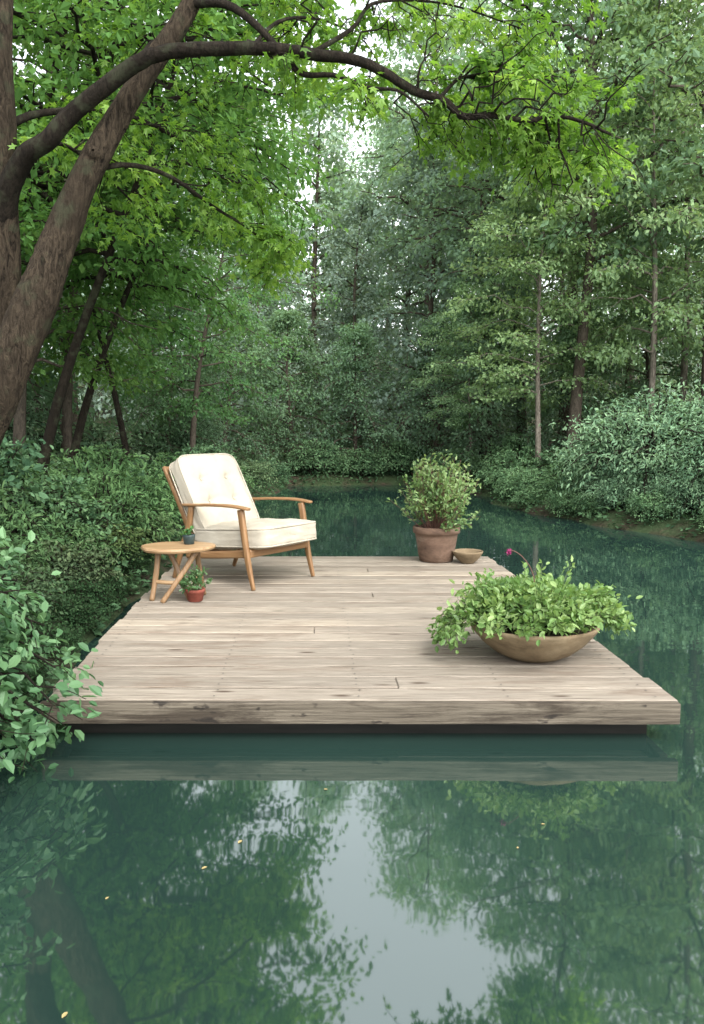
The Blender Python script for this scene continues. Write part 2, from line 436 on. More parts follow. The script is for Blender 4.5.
def copy_thing(r, loc, rotz, scale, color=None, label=None, zs=1.0):
    n = r.copy(); coll.objects.link(n); n.location = loc; n.rotation_euler = (0, 0, rotz)
    n.scale = (scale, scale, scale * zs)
    for ch in list(r.children):
        c = ch.copy(); coll.objects.link(c); c.parent = n
        if color is not None: c.color = (*color, 1)
    if label: n["label"] = label
    return n

def gz(x, y): return float(ground_h(np.array([x]), np.array([y]))[0])

FG = "trees of the forest along the river"
tA = make_tree("forest_tree", *gen_tree(11, 11, .10, 3.2, 44, .14, leaf=.18, twigs=9, lpt=24, up=.6, droop=.45, sig=.22, prof='dome', flatz=.6), T_RHOMB, M_leaf_haze_blue, M_bark_mid,
               (1.9, 20.2, gz(1.9, 20)), .3, .78, "tall bluish green tree on the river bank", FG, (.85, .88, .86))
tB = make_tree("forest_tree", *gen_tree(23, 6.2, .30, 2.0, 38, .065, leaf=.085, twigs=9, lpt=32, up=.85, droop=.42, sig=.14, prof='round', flatz=.32, limb_r=.55), T_RHOMB, M_leaf_pale, M_bark_pale,
               (3.35, 14.4, gz(3.35, 14.4)), 1.0, .95, "slender pale green tree with layered branches", FG, (1, 1, 1))
tC = make_tree("forest_tree", *gen_tree(37, 12.5, .38, 2.6, 34, .15, leaf=.16, twigs=8, lpt=20, up=.7, droop=.3, sig=.23, prof='cyl', flatz=.6, lean=(.4, .2)), T_RHOMB, M_leaf_green, M_bark_mid,
               (4.25, 16.0, gz(4.25, 16)), .4, .95, "tall tree with bare lower trunk and high crown", FG, (1, 1.03, 1.05))
tD = make_tree("forest_tree", *gen_tree(41, 6.8, .28, 3.0, 36, .09, leaf=.095, twigs=9, lpt=32, up=.45, droop=.35, sig=.14, prof='round', flatz=.25, lean=(.9, -.3), limb_r=.7), T_RHOMB, M_leaf_under, M_bark_mid,
               (-3.9, 9.3, gz(-3.9, 9.3)), .2, .95, "bright green leaning tree on the shady bank", FG, (1, 1, 1))
tG = make_tree("forest_tree", *gen_tree(59, 6.4, .06, 2.9, 46, .11, leaf=.13, twigs=9, lpt=26, up=.6, droop=.62, sig=.18, prof='dome', flatz=.5, lean=(-.4, -.5)), T_RHOMB, M_leaf_green, M_bark_mid,
               (-1.4, 19.4, gz(-1.2, 19.6)), .2, .62, "dense rounded green tree with branches drooping over the water", FG, (.82, .87, .9))
tF = make_tree("leaning_tree", *gen_tree(67, 6.0, .52, 2.2, 22, .075, leaf=.10, twigs=9, lpt=27, up=.4, droop=.3, sig=.14, prof='round', flatz=.25, lean=(2.0, -.2), leanp=1.25), T_RHOMB, M_leaf_under, M_bark_dark,
               (-3.25, 8.0, gz(-3.25, 8.0)), 0, .9, "slim dark trunk leaning toward the river", "slim leaning trees on the bank", (.9, 1, 1))

def T(proto, x, y, s, col=None, label=None, zs=1.0, rz=None):
    return copy_thing(proto, (x, y, gz(x, y)), rz if rz is not None else (x * 7.3 + y * 3.1) % 6.28, s, col, label, zs)
T(tF, -3.9, 8.4, 1.0, (.95, 1.05, 1.05), rz=-.15); T(tF, -3.5, 9.6, .9, (.95, 1.05, 1.05), rz=.3); T(tF, -4.6, 9.2, 1.1, (.9, 1, 1), rz=-.3)
T(tF, -2.9, 10.6, .8, (.95, 1.1, 1.1), rz=2.4)
# left bank
T(tD, -4.3, 12.0, 1.0, (1, 1.08, 1.3), "leafy green tree with slanting trunk on the bank", 1.1, 0.1)
T(tD, -3.0, 14.8, .78, (1.1, 1.15, 1.7), "leafy green tree near the far bank", 1.0, .4)
T(tD, -6.2, 9.8, 1.05, (.9, 1.05, 1.1), "leafy green tree deep in the wood", 1.1, 5.9)
T(tG, -5.8, 13.5, 1.0, (.8, .9, .9)); T(tC, -5.5, 16.0, .85, (1.0, 1.05, 1.1))
T(tG, -2.9, 17.9, .62, (.88, .94, .98)); T(tA, -5.0, 20.5, .75, (.95, .95, .95)); T(tG, -3.7, 15.9, .6, (.8, .9, .9))
# far centre, crown tints paled with depth as painted haze
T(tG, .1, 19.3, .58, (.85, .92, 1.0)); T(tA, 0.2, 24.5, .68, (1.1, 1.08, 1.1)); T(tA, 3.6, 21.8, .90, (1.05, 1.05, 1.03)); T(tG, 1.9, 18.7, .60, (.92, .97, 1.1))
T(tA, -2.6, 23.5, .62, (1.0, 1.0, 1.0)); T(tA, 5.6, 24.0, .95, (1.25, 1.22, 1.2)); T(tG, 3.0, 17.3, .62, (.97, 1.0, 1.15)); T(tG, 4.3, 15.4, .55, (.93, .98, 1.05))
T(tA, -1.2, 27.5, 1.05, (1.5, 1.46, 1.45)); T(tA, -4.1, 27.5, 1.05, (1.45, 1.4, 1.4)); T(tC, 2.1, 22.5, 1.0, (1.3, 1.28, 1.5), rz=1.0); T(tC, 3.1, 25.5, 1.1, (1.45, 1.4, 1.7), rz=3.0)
# right, paler tints on the farther crowns are painted haze
T(tC, 3.75, 17.6, .80, (1.1, 1.12, 1.25), rz=2.5); T(tC, 5.75, 12.9, .85, (1.1, 1.12, 1.15), rz=1.1); T(tB, 5.0, 13.6, 1.05, (1.0, 1.0, 1.05), "slim pale tree with thin whitish trunk", 1.25)
T(tC, 3.9, 14.3, .82, (1.1, 1.15, 1.2), "tall tree with sturdy bare brown trunk", rz=5.2)
T(tB, 4.4, 16.8, 1.15, (1.0, 1.05, 1.2), zs=1.1); T(tA, 6.4, 18.8, .85, (1.35, 1.3, 1.28)); T(tG, 6.0, 15.8, .7, (1.0, 1.03, 1.1)); T(tC, 8.0, 17.5, .92, (1.5, 1.45, 1.7))
T(tB, 6.9, 11.8, 1.05, (1, 1.05, 1.05)); T(tG, 7.4, 14.0, .7, (1.0, 1.03, 1.1))
T(tC, 3.1, 19.0, .72, (1.15, 1.15, 1.35), rz=4.0); T(tB, 2.5, 16.9, .66, (1.0, 1.05, 1.2)); T(tB, 6.1, 15.0, 1.2, (1.15, 1.12, 1.35), "slim pale tree with thin whitish trunk", 1.3)
# back rows, haze painted into the crown colour
rg = np.random.default_rng(5)
for k in range(22):
    row = k // 11
    x = -12 + (k % 11) * 2.7 + rg.uniform(-.8, .8); y = 29 + row * 6.5 + rg.uniform(-1.2, 1.2)
    az = x / y
    s = rg.uniform(.85, 1.05)
    if -.14 < az < .03: s = .8
    pr = [tA, tA, tC][int(rg.integers(0, 3))]
    haze_tint = 1.45 + .4 * row + max(0, az) * 1.0  # painted haze: crowns paler in the second row and toward the right
    T(pr, x, y, s * (1 + .12 * row), (1.03 * haze_tint, haze_tint, (1.04 if pr is tA else 1.3) * haze_tint), "distant forest tree with haze painted into its pale leaf colour")

# ------------------------------------------------------------------ near overhanging tree
rng = np.random.default_rng(77)
O0 = np.array([-3.0, 4.95, .1])
stem1 = smooth_path([(-3.0, 4.95, .1), (-2.72, 4.98, .7), (-2.28, 5.05, 1.38), (-1.98, 5.12, 2.05), (-1.84, 5.16, 2.42), (-1.66, 5.2, 2.85), (-1.34, 5.28, 3.42), (-1.00, 5.35, 3.95), (-.75, 5.45, 4.7), (-.5, 5.6, 5.6), (-.4, 5.7, 6.6)], 150)
stem2 = smooth_path([(-2.95, 5.35, .0), (-2.62, 5.4, .8), (-2.40, 5.42, 1.5), (-2.30, 5.42, 2.2), (-2.26, 5.38, 2.9), (-2.24, 5.35, 3.6), (-2.22, 5.4, 4.3), (-2.27, 5.5, 5.4), (-2.3, 5.6, 6.6)], 110)
arch = smooth_path([(-2.27, 5.38, 2.62), (-2.18, 5.28, 2.80), (-2.02, 5.18, 2.96), (-1.86, 5.12, 3.02), (-1.70, 5.1, 3.17), (-1.42, 5.05, 3.34), (-1.25, 5.02, 3.43), (-1.07, 5.0, 3.47), (-.72, 4.97, 3.48), (-.45, 4.96, 3.47), (-.2, 4.94, 3.43), (.0, 4.93, 3.41), (.18, 4.92, 3.34), (.36, 4.91, 3.23), (.53, 4.9, 3.17), (.66, 4.9, 3.08), (.82, 4.88, 3.07), (1.02, 4.86, 3.03), (1.14, 4.86, 3.06), (1.30, 4.84, 3.03), (1.5, 4.82, 2.95)], 84)
rngw = np.random.default_rng(2)
arch[4:] += (np.cumsum(rngw.normal(size=(80, 3)) * .004, axis=0)) * np.array([.3, 1, .5])
limbs = [
    (arch, np.interp(np.linspace(0, 1, 84), [0, .12, .3, .6, 1], [.082, .060, .046, .028, .008])),
    (smooth_path([(-1.02, 5.34, 3.92), (-.78, 5.2, 3.85), (-.6, 5.1, 3.70), (-.42, 5.05, 3.50), (-.3, 5.0, 3.36), (-.1, 4.95, 3.33), (.1, 4.9, 3.24), (.28, 4.9, 3.22), (.45, 4.9, 3.08)], 30), np.linspace(.028, .006, 30)),
    (smooth_path([(-.9, 5.4, 4.3), (-.5, 5.6, 4.35), (.1, 5.8, 4.4), (.8, 5.9, 4.35), (1.5, 6.0, 4.1)], 24), np.linspace(.04, .008, 24)),
    (smooth_path([(-1.7, 5.2, 2.85), (-1.45, 5.35, 2.95), (-1.2, 5.5, 2.92), (-.95, 5.7, 2.78), (-.7, 5.9, 2.66), (-.5, 6.0, 2.5)], 18), np.linspace(.020, .005, 18)),
    (smooth_path([(-2.25, 5.4, 3.2), (-2.1, 5.7, 3.4), (-1.7, 6.1, 3.55), (-1.3, 6.6, 3.5), (-.9, 7.0, 3.3)], 18), np.linspace(.03, .006, 18)),
    (smooth_path([(-1.34, 5.3, 3.45), (-1.35, 5.8, 3.9), (-1.1, 6.5, 4.2), (-.7, 7.0, 4.1)], 18), np.linspace(.03, .006, 18)),
    (smooth_path([(-2.25, 5.4, 4.3), (-1.7, 5.6, 4.6), (-1.0, 5.9, 4.6), (-.3, 6.1, 4.35)], 18), np.linspace(.03, .006, 18)),
    (smooth_path([(.5, 4.9, 3.17), (.65, 5.0, 3.34), (.85, 5.2, 3.40), (1.1, 5.4, 3.52), (1.55, 5.5, 3.46)], 18), np.linspace(.012, .004, 18)),
    (smooth_path([(-.25, 4.94, 3.44), (.0, 5.1, 3.66), (.15, 5.2, 3.86), (.6, 5.4, 3.95), (1.1, 5.5, 3.85)], 18), np.linspace(.016, .004, 18)),
    (smooth_path([(-1.9, 5.14, 3.02), (-1.85, 5.5, 3.1), (-1.7, 5.9, 3.0), (-1.5, 6.2, 2.8)], 14), np.linspace(.015, .005, 14)),
    (smooth_path([(-.6, 4.96, 3.48), (-.45, 5.3, 3.8), (-.2, 5.6, 3.95), (.1, 5.8, 3.92)], 14), np.linspace(.014, .005, 14)),
    (smooth_path([(.9, 4.87, 3.05), (1.1, 5.2, 3.12), (1.35, 5.5, 3.1), (1.6, 5.7, 3.0)], 14), np.linspace(.009, .003, 14)),
]
r1 = np.interp(np.linspace(0, 1, 150), [0, .12, .25, .45, .6, 1], [.21, .158, .133, .098, .068, .035])
r2 = np.interp(np.linspace(0, 1, 110), [0, .3, 1], [.14, .10, .06])
def knob(r, amp, seed, st=6):
    g = np.random.default_rng(seed); n = len(r)
    k = np.interp(np.arange(n), np.arange(0, n + st, st), g.normal(size=len(np.arange(0, n + st, st))))
    return r * (1 + amp * k)
big = [(stem1, knob(r1, .05, 1)), (stem2, knob(r2, .06, 2))]
for c, s in (((-1.93, 5.05, 2.12), .036), ((-1.60, 5.15, 2.95), .04), ((-2.22, 4.96, 1.52), .038)):
    c = np.array(c); big.append((np.array([c + np.array([0, .10, 0]), c + np.array([0, .02, 0]), c + np.array([.01, -.03, .01]), c + np.array([.012, -.038, .012])]), [s * 1.7, s * 1.4, s * .9, s * .2]))
fol, twg = [], []
conf = {0: (22, .34, .40, .8, 1), 1: (7, .26, .4, .6, 0), 2: (18, .55, .15, .85, 0), 3: (10, .32, .3, 1, 0), 4: (17, .55, .25, 1, 0), 5: (12, .6, .25, .9, 0), 6: (13, .65, .2, .9, 0), 7: (14, .34, .2, .9, 0), 8: (13, .38, .3, .85, 0), 9: (10, .4, .2, 1, 0), 10: (7, .34, .3, .8, 0), 11: (9, .26, .3, .9, 0)}
for li, (pts, rad) in enumerate(limbs):
    nb, ln, s0, dens, bias = conf[li]
    for k in range(nb):
        s = rng.uniform(s0, 1.0)
        sd = 1 if bias else (-1) ** k
        c = child(rng, pts, s, ln, up=.32 if bias else .22, droop=.35, side=sd, flat=.25 if bias else .35, crook=.045)
        rr = .007 * (1.1 - .5 * s)
        twg.append((c, np.linspace(rr, rr * .35, 5)))
        bt = .5 + rng.normal() * .17
        for q in range(5):
            d = child(rng, c, rng.uniform(.25, 1), ln * .45, up=.0, droop=.45, side=(-1) ** q)
            twg.append((d, np.linspace(.003, .0012, 5)))
            fol.append(twig_leaves(rng, d, int(rng.uniform(9, 15) * dens), .064, .042, bt + rng.normal() * .06, .45, s0=.1, down=.35))
        fol.append(twig_leaves(rng, c, 6, .064, .05, bt, .5, s0=.5, down=.35))
for s in (.42, .48, .53, .58, .62, .66, .70, .735, .77, .80, .83, .86, .89, .92, .95, .98):
    upd = rng.choice([-.8, -.5, .5, .7])
    c = child(rng, arch, s, .52, up=upd, droop=.2, flat=.35, crook=.06, npt=8, side=-1 if rng.random() < .6 else 1); twg.append((c, np.linspace(.008, .002, 8)))
    for q in range(3):
        d = child(rng, c, rng.uniform(.3, .95), .22, up=upd * .5, droop=.3, crook=.06, side=(-1) ** q); twg.append((d, np.linspace(.004, .0013, 5)))
        if rng.random() < .25: fol.append(twig_leaves(rng, d, 5, .06, .03, .5, .5, s0=.5, down=.4))
nt_root = root("overhanging_tree", tuple(O0), 0, "old tree with forked trunk arching over the deck", "tree")
def shift(tubes): return [(np.asarray(p) - O0, r) for p, r in tubes]
add("trunk", tubes_mesh("trunk", shift(big), 44, .016, 3, .05), M_bark, nt_root)
add("branch", tubes_mesh("branch", shift(limbs + twg), 9), M_bark_dark, nt_root)
fol = [(p - O0, D, n_, S, t_) for p, D, n_, S, t_ in fol]
add("crown", leaves_mesh("crown", fol, T_MAPLE), M_leaf_maple, nt_root)

# ------------------------------------------------------------------ shrubs
def gen_bush(seed, R, Hh, n_stem, leaf, lps, sig=.05, tone0=.45, open_=.35, arch_=.28, flatz=.7, upn=.8):
    rng = np.random.default_rng(seed); tubes = []; L = []
    for i in range(n_stem):
        az = rng.uniform(0, 2 * np.pi); el = math.acos(rng.uniform(0, 1) ** .8)
        rr = rng.uniform(.5, 1.15)
        tip = np.array([math.cos(az) * math.sin(el) * R, math.sin(az) * math.sin(el) * R, math.cos(el) * Hh]) * rr
        b = np.array([math.cos(az), math.sin(az), 0]) * R * .2 * rng.uniform(0, 1)
        u = np.linspace(0, 1, 6)[:, None]
        q = b * (1 - u) + tip * u + np.array([0, 0, 1]) * (arch_ * Hh * np.sin(u * np.pi))
        q[1:] += rng.normal(size=(5, 3)) * R * .03
        tubes.append((q, np.linspace(.008, .002, 6) * (1 + R)))
        tt = tone0 + (rr - .8) * .8 + rng.normal() * .12
        for k in range(4):
            c = child(rng, q, rng.uniform(open_, 1), R * .28, up=.15, droop=.25, side=(-1) ** k)
            tubes.append((c, np.linspace(.003, .0012, 5)))
            L.append(twig_leaves(rng, c, lps, leaf, sig, tt, flatz, upn=upn))
    return tubes, L
SG = "shrubs on the river banks"
def make_bush(name, tubes, L, tmpl, leafm, loc, rotz, s, label, color=(1, 1, 1), group=SG):
    r = root(name, loc, rotz, label, "shrub", group); r.scale = (s, s, s)
    add("stems", tubes_mesh("stems", tubes, 4), M_bark_dark, r)
    c = add("foliage", leaves_mesh("foliage", L, tmpl), leafm, r); c.color = (*color, 1); return r
bA = make_bush("bank_shrub", *gen_bush(3, .75, .7, 120, .056, 12, .05, flatz=.5), T_RHOMB, M_leaf_bush, (-2.45, 6.3, gz(-2.45, 6.3)), 0, .9, "dense small leaved green shrub beside the deck", (.75, .83, .75))
bB = make_bush("bank_shrub", *gen_bush(8, 1.15, 1.35, 250, .062, 19, .09, flatz=.5, upn=.5), T_LANCE, M_leaf_bush, (4.15, 11.2, gz(4.15, 11.2)), 0, 1.12, "large pale feathery shrub overhanging the river", (1.6, 1.55, 1.75))
bC = make_bush("bank_shrub", *gen_bush(14, .60, .74, 260, .050, 14, .035, open_=.25), T_OVAL, M_leaf_near, (-1.74, 2.80, .06), 0, 1.06, "leafy shrub hanging over the water edge", (.9, 1.0, .95))
bD = make_bush("bank_shrub", *gen_bush(19, .8, .95, 70, .095, 9, .05, arch_=.35, flatz=.35), T_LANCE, M_leaf_bush, (-2.5, 7.9, gz(-2.6, 7.9)), 0, .85, "loose arching shrub with longer leaves", (1.0, 1.1, .85))
bE = make_bush("bank_shrub", *gen_bush(27, .7, 1.05, 60, .075, 12, .07, arch_=.2, flatz=.6, tone0=.5), T_OVAL, M_leaf_bush, (-3.0, 6.5, gz(-3.0, 6.5)), 0, 1.0, "upright bluish leaved shrub under the trees", (.9, 1.0, 1.0))
def Bc(p, x, y, s, col=(1, 1, 1), lab=None, zs=1.0, dz=0):
    return copy_thing(p, (x, y, gz(x, y) + dz), (x * 5.7 + y * 2.9) % 6.28, s, col, lab, zs)
rv = np.random.default_rng(31)
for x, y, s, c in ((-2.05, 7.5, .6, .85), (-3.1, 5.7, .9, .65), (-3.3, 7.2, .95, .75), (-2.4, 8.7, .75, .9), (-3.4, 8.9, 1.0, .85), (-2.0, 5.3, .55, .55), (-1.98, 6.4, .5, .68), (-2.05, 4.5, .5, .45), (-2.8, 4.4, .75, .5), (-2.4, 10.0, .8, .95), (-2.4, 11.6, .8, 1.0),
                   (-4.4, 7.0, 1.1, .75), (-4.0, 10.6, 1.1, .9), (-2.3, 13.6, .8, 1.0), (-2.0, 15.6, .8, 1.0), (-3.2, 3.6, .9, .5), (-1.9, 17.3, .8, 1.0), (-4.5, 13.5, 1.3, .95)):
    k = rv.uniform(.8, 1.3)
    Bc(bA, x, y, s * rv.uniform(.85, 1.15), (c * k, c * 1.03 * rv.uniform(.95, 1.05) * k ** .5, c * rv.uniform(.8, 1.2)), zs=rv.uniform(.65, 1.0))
for x, y, s, c in ((-2.7, 6.8, .75, 1.05), (-2.1, 8.1, .6, 1.15), (-3.0, 9.6, .85, 1.15), (-2.45, 5.4, .62, .8), (-2.1, 9.4, .6, 1.1), (-3.7, 6.0, 1.0, .9), (-2.2, 12.6, .75, 1.1), (-2.15, 7.0, .55, 1.0), (-2.1, 5.9, .45, .8), (-2.9, 5.0, .8, .75), (-2.2, 4.9, .42, .6), (-2.5, 11.0, .8, 1.15)):
    Bc(bD, x, y, s, (c, c * 1.08, c * .85), zs=rv.uniform(.8, 1.2))
for x, y, s, c in ((-2.55, 7.4, .6, 1.0), (-3.6, 7.9, 1.0, 1.0), (-2.4, 6.0, .45, .8), (-3.4, 5.2, .9, .75), (-2.9, 8.3, .75, 1.1), (-2.7, 9.4, .7, 1.1), (-4.2, 8.9, 1.1, 1.0), (-2.3, 10.8, .6, 1.1), (-2.5, 12.9, .8, 1.1), (-2.7, 14.9, .9, 1.05)):
    Bc(bE, x, y, s, (c * .95, c * 1.02, c * 1.02), zs=rv.uniform(.8, 1.15))
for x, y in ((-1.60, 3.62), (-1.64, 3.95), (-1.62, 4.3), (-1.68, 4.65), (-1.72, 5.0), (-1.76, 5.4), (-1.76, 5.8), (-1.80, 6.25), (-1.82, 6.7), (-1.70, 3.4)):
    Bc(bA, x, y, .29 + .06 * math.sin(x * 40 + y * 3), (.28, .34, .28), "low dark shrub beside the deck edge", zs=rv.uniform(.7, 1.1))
for x, y, s, c in ((3.35, 12.3, .6, 1.2), (3.0, 13.2, .7, 1.15), (3.9, 12.6, .9, 1.15), (2.9, 15.0, .8, 1.1), (3.9, 14.2, 1.0, 1.1), (2.2, 17.2, .9, 1.05), (.2, 18.4, 1.0, 1.0), (1.2, 18.5, 1.0, 1.05), (-.8, 18.4, 1.0, 1.0), (5.0, 14.5, 1.3, 1.1), (3.4, 16.3, 1.1, 1.1), (2.85, 14.0, .6, 1.15),
                   (2.75, 12.4, .42, 1.2), (3.05, 11.35, .42, 1.25), (3.3, 10.9, .42, 1.2), (3.75, 9.9, .45, 1.2), (4.2, 8.9, .45, 1.2), (4.75, 7.6, .5, 1.2), (2.7, 13.4, .42, 1.1), (1.95, 16.4, .45, 1.05)):
    Bc(bA, x, y, s, (c, c * 1.05, c * 1.0), "low green shrub at the water edge", zs=rv.uniform(.75, 1.1))
for x, y, s, c in ((3.5, 12.9, .6, 1.2), (3.1, 14.5, .7, 1.2), (2.8, 12.9, .4, 1.25), (3.3, 15.6, .9, 1.15), (2.3, 16.6, .6, 1.1), (3.5, 11.6, .45, 1.3), (4.5, 9.2, .45, 1.3)):
    Bc(bD, x, y, s, (c, c * 1.05, c * 1.0), "loose green shrub at the water edge")
for x, y, s, c in ((5.0, 9.9, 1.0, 1.5), (5.9, 11.4, 1.15, 1.45), (6.3, 8.4, .9, 1.5), (7.2, 10.5, 1.1, 1.4), (4.3, 12.9, .6, 1.35), (-3.6, 16.5, .9, 1.05), (-5.5, 11.5, 1.1, 1.0), (5.3, 8.6, .65, 1.5), (4.25, 9.9, .5, 1.45), (3.6, 10.7, .42, 1.45)):
    Bc(bB, x, y, s, (c, c, c * 1.12), "tall leafy shrub on the bank")
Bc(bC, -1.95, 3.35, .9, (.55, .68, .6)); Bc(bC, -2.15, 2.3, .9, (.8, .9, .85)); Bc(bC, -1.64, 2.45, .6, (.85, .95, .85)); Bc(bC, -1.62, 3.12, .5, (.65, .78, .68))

rng = np.random.default_rng(99)
n = 80000
cx = rng.uniform(-10, 11, n * 3); cy = rng.uniform(.5, 24, n * 3)
d = bank_dist(cx, cy); w_ = (d > .0) & (rng.random(n * 3) < np.exp(-np.clip(d, 0, 20) * .35))
cn_ = np.sin(cx * 3.1 + np.sin(cy * 2)) * np.sin(cy * 2.7 + np.cos(cx * 1.7)); w_ &= (cn_ > -.6)
cx, cy, cn_ = cx[w_][:n], cy[w_][:n], cn_[w_][:n]; n = len(cx)
P = np.stack([cx, cy, ground_h(cx, cy) + rng.uniform(0, .22, n) * (.5 + .5 * np.clip(cn_ + .4, 0, 1))], -1)
L = [(P, rng.normal(size=(n, 3)) * np.array([1, 1, .4]), rng.normal(size=(n, 3)) * .5 + np.array([0, 0, 1.]), rng.uniform(.04, .09, n), np.clip(.35 + .3 * cn_ + rng.normal(size=n) * .15, 0, 1))]
gc = add("ground_cover", leaves_mesh("ground_cover", L, T_RHOMB), M_leaf_bush)
gc.color = (.75, .8, .75, 1)
info(gc, "low leafy undergrowth covering the banks", "undergrowth", kind="stuff")

# ------------------------------------------------------------------ deck
DT = .167
FL, FR, BR, BL = np.array([-1.26, 3.165]), np.array([1.32, 3.155]), np.array([1.18, 6.83]), np.array([-1.47, 6.83])
dk = root("wooden_deck", (0, 4.95, 0), 0, "weathered plank deck floating low over still water", "deck")
rng = np.random.default_rng(12)
npl = 24; V, F, tone = [], [], []
def quadpt(u, v):
    a = FL * (1 - u) + FR * u; b = BL * (1 - u) + BR * u; return a * (1 - v) + b * v
off = 0
for i in range(npl):
    v0 = i / npl; v1 = (i + 1) / npl
    g0 = .0066 + rng.uniform(-.0020, .0022); y0 = v0 + g0 / 3.67; y1 = v1 - g0 / 3.67
    cuts = [0, 1.0]
    if i % 6 == 1: cuts = [0, rng.uniform(.3, .7), 1.0]
    for c in range(len(cuts) - 1):
        ja, jb = rng.uniform(-.005, .005, 2)
        u0 = cuts[c] + (.0006 if c else ja); u1 = cuts[c + 1] - (.0006 if c < len(cuts) - 2 else jb)
        tz = DT + rng.uniform(-.003, .0018); th = .026; bv = .004
        p = [quadpt(u0, y0), quadpt(u1, y0), quadpt(u1, y1), quadpt(u0, y1)]
        cen = sum(p) / 4
        bot = [(*q, tz - th) for q in p]; mid = [(*q, tz - bv) for q in p]
        top = [(*(q + np.sign(cen - q) * bv), tz) for q in p]
        V += bot + mid + top
        ff = [(0, 3, 2, 1)]
        for a_ in range(4):
            b_ = (a_ + 1) % 4; ff += [(a_, b_, 4 + b_, 4 + a_), (4 + a_, 4 + b_, 8 + b_, 8 + a_)]
        ff.append((8, 9, 10, 11))
        F += [tuple(x_ + off for x_ in f_) for f_ in ff]; off += 12
        tone += [rng.uniform(0, 1)] * len(ff)
V = np.array(V) - np.array([0, 4.95, 0])
add("plank_surface", np_mesh("plank_surface", V, np.array(F), tone=tone), M_deck, dk)
NV, NF, o_ = [], [], 0
for i in range(npl):
    for u in (.03, .27, .5, .74, .97):
        for dv in (.25, .75):
            q = quadpt(u + rng.uniform(-.003, .003), (i + dv) / npl) - np.array([0, 4.95])
            a = np.linspace(0, 2 * np.pi, 8, endpoint=False)
            for k in range(8): NV.append((q[0] + .0045 * math.cos(a[k]), q[1] + .0045 * math.sin(a[k]), DT + .0024))
            NF.append(tuple(range(o_, o_ + 8))); o_ += 8
nl = add("nail_heads", np_mesh("nail_heads", np.array(NV), np.array(NF)), M_nail, dk); nl["kind"] = "stuff"

def box_between(name, a, b, thick, z0, z1, mat, parent, bev=.005):
    a = np.array(a, float); b = np.array(b, float); d = nrm(b - a); n_ = np.array([-d[1], d[0]]) * thick / 2
    pts = [a - n_, b - n_, b + n_, a + n_]
    o = np.array([0, 4.95])
    V = [(*(q - o), z) for z in (z0, z1) for q in pts]
    Fc = [(0, 3, 2, 1), (4, 5, 6, 7), (0, 1, 5, 4), (1, 2, 6, 5), (2, 3, 7, 6), (3, 0, 4, 7)]
    ob = add(name, np_mesh(name, np.array(V), np.array(Fc)), mat, parent)
    m_ = ob.modifiers.new("b", 'BEVEL'); m_.width = bev; m_.segments = 2
    return ob
zt = DT - .0285
e = .012
box_between("fascia_board", FL + [-.004, -.019], FR + [.004, -.019], .036, .076, DT - .004, M_fascia, dk)
box_between("fascia_board", FR + [-.03, .03], BR + [-.03, -.04], .035, .078, zt, M_fascia, dk)
box_between("fascia_board", FL + [.03, .03], BL + [.03, -.04], .035, .078, zt, M_fascia, dk)
box_between("fascia_board", BL + [e, -.02], BR + [-e, -.02], .035, .078, zt, M_fascia, dk)
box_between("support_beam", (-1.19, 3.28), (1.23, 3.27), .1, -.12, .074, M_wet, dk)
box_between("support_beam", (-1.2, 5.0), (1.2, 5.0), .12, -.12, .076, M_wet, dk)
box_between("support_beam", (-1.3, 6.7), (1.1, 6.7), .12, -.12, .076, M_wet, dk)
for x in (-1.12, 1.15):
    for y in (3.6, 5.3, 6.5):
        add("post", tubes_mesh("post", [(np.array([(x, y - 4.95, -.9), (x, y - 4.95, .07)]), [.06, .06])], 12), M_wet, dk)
SURF = DT + .0020

# ------------------------------------------------------------------ chair
ch = root("lounge_chair", (-.79, 5.83, SURF), math.radians(54), "wooden lounge armchair with tufted cream cushions", "chair")
for sx in (-1, 1):
    add("leg", sweep("leg", [(sx * .322, -.385, 0), (sx * .322, -.335, .20), (sx * .322, -.275, .545)], [.022, .030, .034], [.026, .040, .048]), M_oak_z, ch)
    add("leg", sweep("leg", [(sx * .312, .42, 0), (sx * .312, .33, .22), (sx * .315, .25, .385), (sx * .318, .215, .542)], [.024, .030, .032, .030], [.026, .042, .048, .036]), M_oak_z, ch)
    add("armrest", sweep("armrest", [(sx * .332, -.36, .553), (sx * .337, -.2, .566), (sx * .332, 0, .562), (sx * .322, .18, .551), (sx * .312, .31, .545)], [.042, .058, .055, .042, .032], [.018, .021, .021, .021, .020], n=20), M_oak_y, ch)
    add("side_rail", sweep("side_rail", [(sx * .288, -.345, .245), (sx * .288, 0, .205), (sx * .288, .30, .175)], [.026], [.058, .054, .046]), M_oak_y, ch)
    add("back_post", sweep("back_post", [(sx * .268, .20, .17), (sx * .272, .36, .50), (sx * .27, .55, .81)], [.028], [.05, .045, .028], n=16), M_oak_z, ch)
add("front_rail", sweep("front_rail", [(-.305, -.335, .245), (.305, -.335, .245)], [.058], [.026], side=(0, 0, 1)), M_oak_x, ch)
add("rear_rail", sweep("rear_rail", [(-.29, .27, .19), (.29, .27, .19)], [.055], [.026], side=(0, 0, 1)), M_oak_x, ch)
for k, t in enumerate((.25, .5, .75, .97)):
    add("back_slat", sweep("back_slat", [(-.255, .20 + .345 * t + .004, .17 + .64 * t), (.255, .20 + .345 * t + .004, .17 + .64 * t)], [.045], [.014], side=(0, .47, .88)), M_oak_x, ch)

